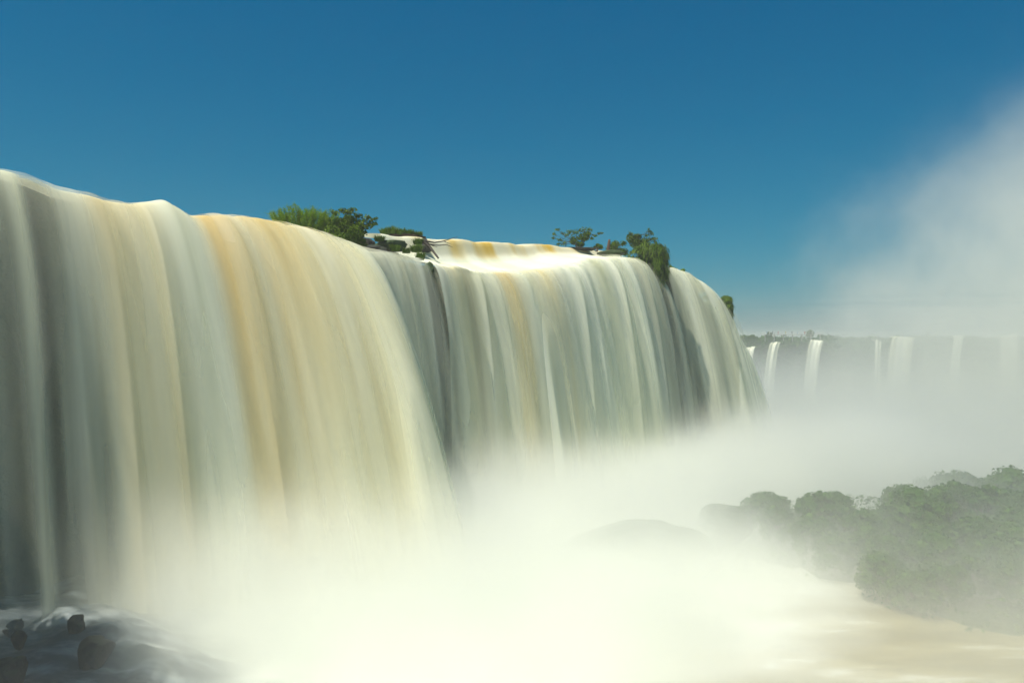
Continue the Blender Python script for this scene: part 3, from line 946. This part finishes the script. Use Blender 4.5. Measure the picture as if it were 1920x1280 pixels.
# ------------------------------------------------------------------ forest on the islet
def make_tree(seed, w, h, label, group):
    rng = np.random.default_rng(seed)
    root = empty("tree", (0, 0, -500), label, "tree", group)
    th = h * 0.5
    tb = [tube([(0, 0, -0.6), (0.05 * w, 0, th * 0.5), (0, 0.04 * w, th), (0.0, 0, h * 0.75)], [0.17, 0.13, 0.09, 0.03])]
    lob = []
    for i in range(11):
        a = i * 2.4 + rng.uniform(-0.4, 0.4); q = math.sqrt((i + 0.5) / 11) * 0.5 * w * 0.78
        z = h * (0.80 - 0.42 * (q / (0.5 * w)) ** 2) + rng.normal() * 0.04 * h
        rr = w * rng.uniform(0.15, 0.23)
        c = (math.cos(a) * q, math.sin(a) * q, z)
        lob.append((*c, rr * 1.1, rr * 1.1, rr * 0.8))
        if i % 2 == 0:
            tb.append(tube([(0, 0, th * 0.7), (c[0] * 0.5, c[1] * 0.5, th * 0.5 + z * 0.45), c], [0.08, 0.05, 0.02], 5))
    for i in range(5):
        a = i * 1.26 + rng.uniform(0, 1)
        lob.append((math.cos(a) * w * 0.33, math.sin(a) * w * 0.33, h * 0.36, w * 0.2, w * 0.2, h * 0.17))
    link("trunk", join_tubes("trunk", tb), M_BARK, root)
    link("crown", lobes_crown("crown", lob, 2600, 0.16, rng, 0.7), M_FOREST, root)
    return root


GT = "trees of the misty wooded islet"
protos = [make_tree(101, 4.2, 4.6, "x", GT), make_tree(102, 5.0, 5.2, "x", GT), make_tree(103, 3.6, 5.0, "x", GT), make_tree(104, 4.6, 4.2, "x", GT)]
used = [False] * 4


def plant(kk, x, y, sc, rz, label, group=GT, z=None):
    z = float(zterr(x, y)) - 0.1 if z is None else z
    if not used[kk]:
        used[kk] = True
        t = protos[kk]
        t.location = (x, y, z); t.rotation_euler = (0, 0, rz); t.scale = (sc, sc, sc)
        t["label"] = label; t["group"] = group
        return t
    return copy_tree(protos[kk], (x, y, z), rz, (sc, sc, sc), label, group)


def proj(x, y, z): return 960 + F * x / y, HOR + F * (CAMZ - z) / y


rt = np.random.default_rng(31)
spots = []
# lone dome, hump on the left and the named ones first
named = [(1884, 885, 70, 1, 1.15, "dark dome shaped tree standing above the others at the right edge"),
         (1500, 893, 84, 1, 0.95, "round topped tree on the left hump of the wooded islet"),
         (1458, 902, 84, 0, 0.9, "tree on the left shoulder of the misty hump"),
         (1545, 905, 82, 3, 0.95, "tree on the right shoulder of the misty hump"),
         (1790, 884, 73, 3, 1.1, "broad pale crown left of the dark dome shaped tree"),
         (1745, 893, 75, 0, 1.0, "small crown two trees left of the dark dome")]
for (px_, py_, d_, kk, sc, lb) in named:
    pnt = at(px_, py_, d_)
    hgt = (4.6, 5.2, 5.0, 4.2)[kk] * sc * 0.93
    plant(kk, pnt.x, pnt.y, sc, rt.uniform(0, 6.28), lb, z=pnt.z - hgt)
    spots.append((pnt.x, pnt.y, 2.0))
# skyline of the islet in photograph columns, used as a ceiling for the crowns
sky_x = [1380, 1420, 1470, 1520, 1560, 1600, 1620, 1660, 1700, 1760, 1800, 1850, 1880, 1920, 2200]
sky_y = [960, 915, 897, 890, 905, 930, 925, 905, 893, 890, 882, 886, 878, 900, 890]
cand = []
for i in range(6000):
    y = rt.uniform(46, 108); x = rt.uniform(12, 95)
    cand.append((y, x))
cand.sort()
cnt = 0
shore = []
for (y, x) in cand:
    sc = rt.uniform(0.75, 1.15) * (0.62 + 0.38 * min(1, max(0, (y - 46) / 22)))
    kk = int(rt.integers(0, 4))
    h = (4.6, 5.2, 5.0, 4.2)[kk] * sc
    zg = float(zterr(x, y))
    px_, py_ = proj(x, y, zg + h * 0.95)
    if px_ < 1400 or px_ > 2150: continue
    if zg < -0.6 - sstep(12, 40, x) * max(0, y - 66) * 0.165 + 0.1: continue
    if py_ < np.interp(px_, sky_x, sky_y) + 8: continue
    bx_, by_ = proj(x, y, zg)
    if by_ > np.interp(bx_, [1400, 1500, 1640, 1760, 1920, 2200], [980, 1065, 1125, 1180, 1210, 1250]): continue
    if any((x - a) ** 2 + (y - b) ** 2 < (q * 1.0) ** 2 for a, b, q in spots): continue
    spots.append((x, y, 2.5 * sc))
    lb = ("hazy treetop among the crowded crowns of the wooded islet" if by_ < 1090 else "low leafy tree along the water edge of the wooded islet")
    tr_ = plant(kk, x, y, sc, rt.uniform(0, 6.28), lb)
    if by_ >= 1090: shore.append((px_, tr_))
    cnt += 1
    if cnt > 230: break
ORDS = ("leftmost second third fourth fifth sixth seventh eighth ninth tenth eleventh twelfth thirteenth fourteenth fifteenth sixteenth "
        "seventeenth eighteenth nineteenth twentieth twenty-first twenty-second twenty-third twenty-fourth twenty-fifth twenty-sixth").split()
shore.sort(key=lambda q: q[0])
seen = [q for q in shore if q[0] < 1915]
for i, (px_, tr_) in enumerate(seen[:len(ORDS)]):
    tr_["label"] = (ORDS[i] + " low leafy tree " if i == 0 else ORDS[i] + " low leafy tree from the left ") + "along the water edge of the wooded islet"
for kk, u in enumerate(used):
    if not u: print("unused proto", kk)

for i, (x, y, sc) in enumerate(((-30.5, 31.5, 1.5), (-28.0, 29.0, 1.35), (-33.0, 27.5, 1.6))):  # unseen trees added on the bluff to lengthen its shade
    plant(i, x, y, sc, i * 2.0, ("left", "middle", "right")[i] + " tree added for shade on top of the unseen bluff beside the falls", "added trees on the unseen bluff", z=20.5)

# trees on the fainter knoll behind
for i, (px_, py_, d_, sc) in enumerate(((1470, 866, 130, 1.0), (1505, 852, 132, 1.15), (1535, 845, 131, 1.2), (1570, 850, 130, 1.2), (1600, 848, 132, 1.2), (1635, 853, 130, 1.2), (1662, 868, 131, 1.0), (1690, 885, 129, 1.0))):
    pnt = at(px_, py_, d_)
    plant(i % 4, pnt.x, pnt.y, sc * 1.3, i * 1.3, ("leftmost", "second", "third", "fourth", "fifth", "sixth", "seventh", "rightmost")[i] + " treetop from the left on the faint knoll behind the islet",
          "trees on the faint knoll", z=pnt.z - 4.6 * sc * 1.2)

# ground cover under the trees
rc = np.random.default_rng(77)
n = 60000
ux_ = rc.uniform(14, 110, n); uy_ = rc.uniform(39, 150, n)
uz_ = zterr(ux_, uy_)
wl_ = -sstep(12, 40, ux_) * np.maximum(0, uy_ - 66) * 0.165
ok = (uz_ > wl_ - 0.3)
P = np.stack([ux_, uy_, uz_ + rc.uniform(0, 1.1, n)], -1)[ok]
v, f = leaf_quads(P, np.tile(np.array([0, 0, 1.0]), (len(P), 1)), 0.2, rc)
ug = link("undergrowth", mesh_np("undergrowth", v, f, smooth=False), M_FOREST)
tag(ug, "green undergrowth between the trees of the wooded islet", kind="stuff")


# ------------------------------------------------------------------ far side of the gorge
def far_edge(x): return 428 + 9 * fbm(np.asarray(x) / 46.0, 0.3, 4, 9) - 26 * sstep(180, 330, np.asarray(x))


rc = np.random.default_rng(78)
n = 60000
fx = rc.uniform(90, 420, n)
fy = far_edge(fx) + rc.uniform(-8, 60, n) ** 1.0
fz = zterr(fx, fy)
hgt = 2.5 + 2.2 * fbm(fx / 7.0, fy / 7.0, 3, 55)
P = np.stack([fx, fy, fz + rc.uniform(0, 1, n) * np.maximum(0.4, hgt) * sstep(-4, 5, fy - far_edge(fx))], -1)
v, f = leaf_quads(P, np.tile(np.array([0, -0.3, 0.8]), (len(P), 1)), 1.0, rc)
fw = link("forest", mesh_np("forest", v, f, smooth=False), M_FOREST)
tag(fw, "far-off wood along the rim across the gorge", kind="stuff")
n = 30000
fx = rc.uniform(90, 330, n); fy = rc.uniform(160, 425, n)
fz = zterr(fx, fy)
P = np.stack([fx, fy, fz + rc.uniform(0, 1, n) * (3.0 + 2.5 * fbm(fx / 9.0, fy / 9.0, 3, 56))], -1)
keep = vnoise(fx / 30.0, fy / 30.0, 61) + 0.8 * sstep(150, 260, fx) > 0.1
v, f = leaf_quads(P[keep], np.tile(np.array([0, -0.2, 0.9]), (keep.sum(), 1)), 1.5, rc)
gw = link("forest", mesh_np("forest_slope", v, f, smooth=False), M_FOREST)
tag(gw, "misty wood covering the lower slopes of the gorge", kind="stuff")

# taller single trees against the sky on the rim
for i, (px_, top, sc, lb) in enumerate(((1443, 613, 1.6, "slim tree rising above the far rim left of the people"), (1518, 612, 1.5, "tallest treetop above the far rim by the mast"),
                                        (1395, 619, 1.4, "bushy treetop on the far rim beside the mossy pillar"), (1560, 622, 1.3, "low treetop on the far rim right of the people"),
                                        (1410, 621, 1.3, "second treetop on the far rim right of the mossy pillar"))):
    pnt = at(px_, top, 445)
    plant((2, 1, 3, 0, 1)[i], pnt.x, pnt.y, sc * 0.6, i, lb, "trees on the far rim", z=pnt.z - 2.9 * sc - 2.2)


def far_fall(px0, px1, top_y, bot_y, lean, label, seed, cov=0.85):
    """one of the falls pouring off the far wall"""
    n, q = 44, 46
    a = np.linspace(0, 1, n); t = np.linspace(0, 1, q)
    A, T = np.meshgrid(a, t, indexing='ij')
    e = float(far_edge((0.5 * (px0 + px1) - 960) / F * 420)) - 4
    PX = px0 + (px1 - px0) * A
    top = at(960, top_y, e).z; bot = at(960, bot_y, e - 12).z
    X = (PX - 960) / F * e - lean * T + (0.5 - A) * 0
    Yv = e - 7.0 * T + 0.8 * vnoise(A * 5 + seed, T * 0.6, seed)
    Zv = top + 0.8 * vnoise(A * 3, A * 0, seed) - (top - bot) * T ** 2
    Pm = np.stack([X, Yv, Zv], -1)
    # upstream lip
    lip = Pm[:, :1, :].copy(); lip[..., 1] += 6; lip[..., 2] += 0.15
    Pm = np.concatenate([lip, Pm], 1)
    A = np.concatenate([A[:, :1], A], 1); T = np.concatenate([T[:, :1], T], 1)
    ed = np.minimum(sstep(0, 0.22, A), sstep(0, 0.22, 1 - A))
    uv = np.stack([A * (px1 - px0) * 0.12 + seed, T * 8], -1).reshape(-1, 2)
    o = link("waterfall", mesh_np("waterfall", Pm.reshape(-1, 3), grid_faces(n, q + 1), {"amber": 0 * A + 0.08, "cover": ed * (cov + 0.5) - 0.5}, uv), M_CURTAIN)
    return tag(o, label, "waterfall", "distant falls across the gorge")


far_fall(1388, 1420, 650, 800, 6, "nearest-looking distant fall showing beside the right curtain", 3, 1.0)
far_fall(1443, 1468, 641, 800, 8, "slim bright distant fall under the people on the rim", 5, 1.0)
far_fall(1517, 1548, 640, 800, 8, "twin stranded distant fall, second to the right of the people", 7)
far_fall(1640, 1655, 640, 800, 4, "thread of water left of the broad distant fall", 9, 0.5)
far_fall(1665, 1724, 633, 800, 8, "broadest distant fall in the thick of the mist", 11)
far_fall(1788, 1812, 630, 800, 8, "faint distant fall between the broad one and the right edge", 13, 0.7)
far_fall(1870, 1912, 628, 790, 4, "distant fall closest to the right edge of the view", 15)

# viewing walkway with people on the far rim
wk = empty("viewing_platform", at(1486, 627, 436), "pale viewing walkway on the far rim crowded with visitors", "walkway")
M_DECK = mat_plain("pale_concrete", (0.5, 0.48, 0.42), 0.8, 0.1)
M_STEEL = mat_plain("painted_steel", (0.6, 0.6, 0.58), 0.5, 0.05)


def box(name, c, sz, mat, parent):
    x, y, z = [q / 2 for q in sz]
    v = np.array([[sx * x, sy * y, sz_ * z] for sx in (-1, 1) for sy in (-1, 1) for sz_ in (-1, 1)]) + np.array(c)
    f = np.array([[0, 1, 3, 2], [4, 6, 7, 5], [0, 4, 5, 1], [2, 3, 7, 6], [0, 2, 6, 4], [1, 5, 7, 3]])
    o = link(name, mesh_np(name, v, f, smooth=False), mat, parent)
    return o


box("deck", (0, 0, 0), (33, 3, 0.3), M_DECK, wk)
box("handrail", (0, -1.4, 1.15), (33, 0.09, 0.09), M_STEEL, wk)
for i in range(12):
    box("post", (-16 + i * 2.9, -1.4, 0.65), (0.09, 0.09, 1.0), M_STEEL, wk)
for i in range(7):
    box("pier", (-15 + i * 5, 0, -1.9), (0.5, 0.5, 3.5), M_DECK, wk)
mast = empty("flag_mast", at(1517, 625, 437), "thin mast rising over the far viewing walkway", "mast")
link("pole", join_tubes("pole", [tube([(0, 0, 0), (0, 0, 3), (0, 0, 6)], [0.10, 0.08, 0.05], 8)]), M_STEEL, mast)
box("crossbar", (0, 0, 5.0), (0.9, 0.06, 0.06), M_STEEL, mast)


def person_mesh():
    bm = bmesh.new()
    rings = [(0.0, .10, .08, 0), (0.45, .12, .09, 0), (0.85, .17, .12, 0), (1.05, .15, .11, 0), (1.35, .21, .12, 0), (1.45, .14, .09, 0), (1.50, .055, .06, 0), (1.56, .08, .09, -.01), (1.65, .085, .1, -.01), (1.73, .04, .05, 0)]
    prev = None
    for z, rx, ry, oy in rings:
        ring = [bm.verts.new((rx * math.cos(a), ry * math.sin(a) + oy, z)) for a in np.linspace(0, 2 * math.pi, 9)[:-1]]
        if prev:
            for i in range(8):
                bm.faces.new((prev[i], prev[(i + 1) % 8], ring[(i + 1) % 8], ring[i]))
        else:
            bm.faces.new(ring[::-1])
        prev = ring
    bm.faces.new(prev)
    for s_ in (-1, 1):
        prev = None
        for (x, z, rr) in ((0.19, 1.40, .05), (0.26, 1.12, .042), (0.27, 0.86, .034), (0.27, 0.72, .03)):
            ring = [bm.verts.new((s_ * x + rr * math.cos(a), rr * math.sin(a) - 0.02, z)) for a in np.linspace(0, 2 * math.pi, 7)[:-1]]
            if prev:
                for i in range(6):
                    bm.faces.new((prev[i], prev[(i + 1) % 6], ring[(i + 1) % 6], ring[i]))
            prev = ring
    me = bpy.data.meshes.new("person")
    bm.to_mesh(me); bm.free()
    return me


cols = [("white", (0.75, 0.75, 0.72)), ("pale blue", (0.4, 0.5, 0.6)), ("dark", (0.05, 0.05, 0.06)), ("red", (0.45, 0.06, 0.05)), ("yellow", (0.6, 0.5, 0.1))]
pms = []
for nm, cc in cols:
    me = person_mesh(); me.materials.append(mat_plain("clothes_" + nm.replace(" ", "_"), cc, 0.8, 0.1)); pms.append(me)
rp = np.random.default_rng(5)
ORD = 'first second third fourth fifth sixth seventh eighth ninth tenth eleventh twelfth thirteenth fourteenth fifteenth sixteenth seventeenth eighteenth nineteenth twentieth twenty-first twenty-second'.split()
seq = [0, 1, 0, 2, 0, 3, 0, 0, 4, 0, 2, 0, 1, 0, 0, 3, 0, 2, 0, 1, 0, 0]
for i, kk in enumerate(seq):
    o = link("person", pms[kk])
    o.location = Vector(wk.location) + Vector((-15.6 + i * 1.48 + rp.uniform(-.4, .4), rp.uniform(-1.0, 0.8), 0.15))
    o.rotation_euler = (0, 0, rp.uniform(-0.8, 0.8))
    tag(o, "%s visitor from the left on the far viewing walkway, dressed in %s" % (ORD[i], cols[kk][0]), "person", "visitors on the far walkway")


# ------------------------------------------------------------------ mist and haze
def box_mesh(name, x0, x1, y0, y1, z0, z1):
    v = np.array([(x, y, z) for x in (x0, x1) for y in (y0, y1) for z in (z0, z1)], float)
    f = np.array([[0, 1, 3, 2], [4, 6, 7, 5], [0, 4, 5, 1], [2, 3, 7, 6], [0, 2, 6, 4], [1, 5, 7, 3]])
    return mesh_np(name, v, f, smooth=False)


MISTCOL = (0.953, 0.965, 0.92)

# spray over the basin: local x runs along the falls, local y away from them
m = NT("basin_spray")
oc = m.n("TexCoord").outputs["Object"]
sx = m.n("SeparateXYZ", {0: oc})
X_, Y_, Z_ = sx.outputs
nz = m.noise(m.mapping(oc, (1, 1, 0.6)), 0.095, 3, 0.5)
nz2 = m.noise(m.mapping(oc, (1, 1, 0.8)), 0.35, 2, 0.5)
hh = m.math('MULTIPLY_ADD', nz2, -2.5, m.math('MULTIPLY_ADD', nz, -9.5, m.math('ADD', Z_, 5.0)))            # billowing height
hf = m.math('POWER', m.math('SUBTRACT', 1.0, m.math('DIVIDE', m.math('MAXIMUM', hh, 0.0), 11.0), clamp=True), 4.0)
top = m.ramp(Z_, 6.0, 12.5, 1.0, 0.0)
yy = m.math('MULTIPLY', m.ramp(Y_, 1.0, 10.0), m.math('MULTIPLY', m.ramp(Y_, 10.0, 37.0, 1.0, 0.10), m.ramp(Y_, 45.0, 77.0, 1.0, 0.0)))
xx = m.math('MULTIPLY', m.ramp(X_, -1.0, 11.5, 0.02, 1.0), m.ramp(X_, 72.0, 110.0, 1.0, 0.0))
den = m.math('MULTIPLY', m.math('MULTIPLY', hf, top), m.math('MULTIPLY', xx, yy))
den = m.math('MULTIPLY', den, m.math('MULTIPLY_ADD', nz2, 0.9, 0.55))
den = m.math('MULTIPLY', den, 1.05)
wX = m.n("SeparateXYZ", {0: m.n("NewGeometry").outputs["Position"]}).outputs[0]
drift = m.math('MULTIPLY', m.math('MULTIPLY', m.ramp(wX, 6.0, 22.0), m.ramp(Z_, 7.0, 12.3, 1.0, 0.0)), m.math('MULTIPLY', m.ramp(Y_, 8.0, 22.0), m.ramp(Y_, 52.0, 77.0, 1.0, 0.0)))
drift = m.math('MULTIPLY', drift, m.math('MULTIPLY', m.math('MULTIPLY_ADD', nz, 0.030, -0.003), m.ramp(Z_, 0.0, 5.0, 2.6, 1.0)))
den = m.math('ADD', den, drift)
pv = m.n("VolumePrincipled", {"Color": MISTCOL, "Density": den})
pv.inputs["Anisotropy"].default_value = 0.3
M_SPRAY = m.vol(pv)
sp = link("mist", box_mesh("mist", -12, 120, 0, 78, -1.6, 12.6), M_SPRAY)
sp.location = (AX, AY, 0)
sp.rotation_euler = (0, 0, math.atan2(LY, LX))
tag(sp, "white spray rising from the plunge basin", kind="stuff")
# local +y of the box must point in front of the falls
sp.scale = (1, -1, 1)

# mist in the gorge and the plume rising from it (world coordinates)
m = NT("gorge_mist")
pos = m.n("NewGeometry").outputs["Position"]
sx = m.n("SeparateXYZ", {0: pos})
X_, Y_, Z_ = sx.outputs
nz = m.noise(pos, 0.017, 4, 0.55)
nz2 = m.noise(m.mapping(pos, (1, 1, 0.7), rot=(0, 0.6, 0)), 0.038, 4, 0.55)
# the plume leans: its left border moves right with height
lx = m.math('SUBTRACT', X_, m.math('MULTIPLY_ADD', m.math('SUBTRACT', nz, 0.5), -165.0, m.math('MULTIPLY_ADD', m.math('MAXIMUM', m.math('SUBTRACT', Z_, 16.0), 0.0), 0.8, 112.0)))
plume = m.math('MULTIPLY', m.math('MULTIPLY', m.ramp(Z_, -5.0, 32.0, 0.45, 1.0), m.ramp(lx, -20.0, 85.0)), m.ramp(Z_, 60.0, 150.0, 1.0, 0.0))
low = m.math('MULTIPLY', m.ramp(Z_, -30.0, 20.0, 1.0, 0.0), 1.0)
fy_ = m.math('MULTIPLY', m.ramp(Y_, 130.0, 250.0), m.ramp(Y_, 340.0, 410.0, 1.0, 0.15))
lowx = m.ramp(X_, 20.0, 70.0)
den = m.math('ADD', m.math('MULTIPLY', plume, m.ramp(nz2, 0.34, 0.68, 0.12, 1.1)), m.math('MULTIPLY', low, lowx))
den = m.math('MULTIPLY', m.math('MULTIPLY', den, fy_), 0.027)
pv = m.n("VolumePrincipled", {"Color": MISTCOL, "Density": den})
pv.inputs["Anisotropy"].default_value = 0.3
M_GORGE = m.vol(pv)
HAZE_TOP = 30.0
g1 = link("mist", box_mesh("mist", 30, 420, 130, 409, -36, HAZE_TOP - 0.3), M_GORGE)
tag(g1, "mist filling the gorge in front of the distant falls", kind="stuff")
g2 = link("mist", box_mesh("mist", 30, 420, 130, 409, HAZE_TOP + 0.3, 150), M_GORGE)
tag(g2, "plume of spray drifting up into the blue sky on the right", kind="stuff")

m = NT("haze_air")
pv = m.n("VolumePrincipled", {"Color": (0.92, 0.95, 0.9), "Density": 0.0006})
pv.inputs["Anisotropy"].default_value = 0.2
hz = link("haze", box_mesh("haze", -4600, 4600, -450, 6600, -45, HAZE_TOP), m.vol(pv))
tag(hz, "thin humid air over the whole gorge", kind="stuff")
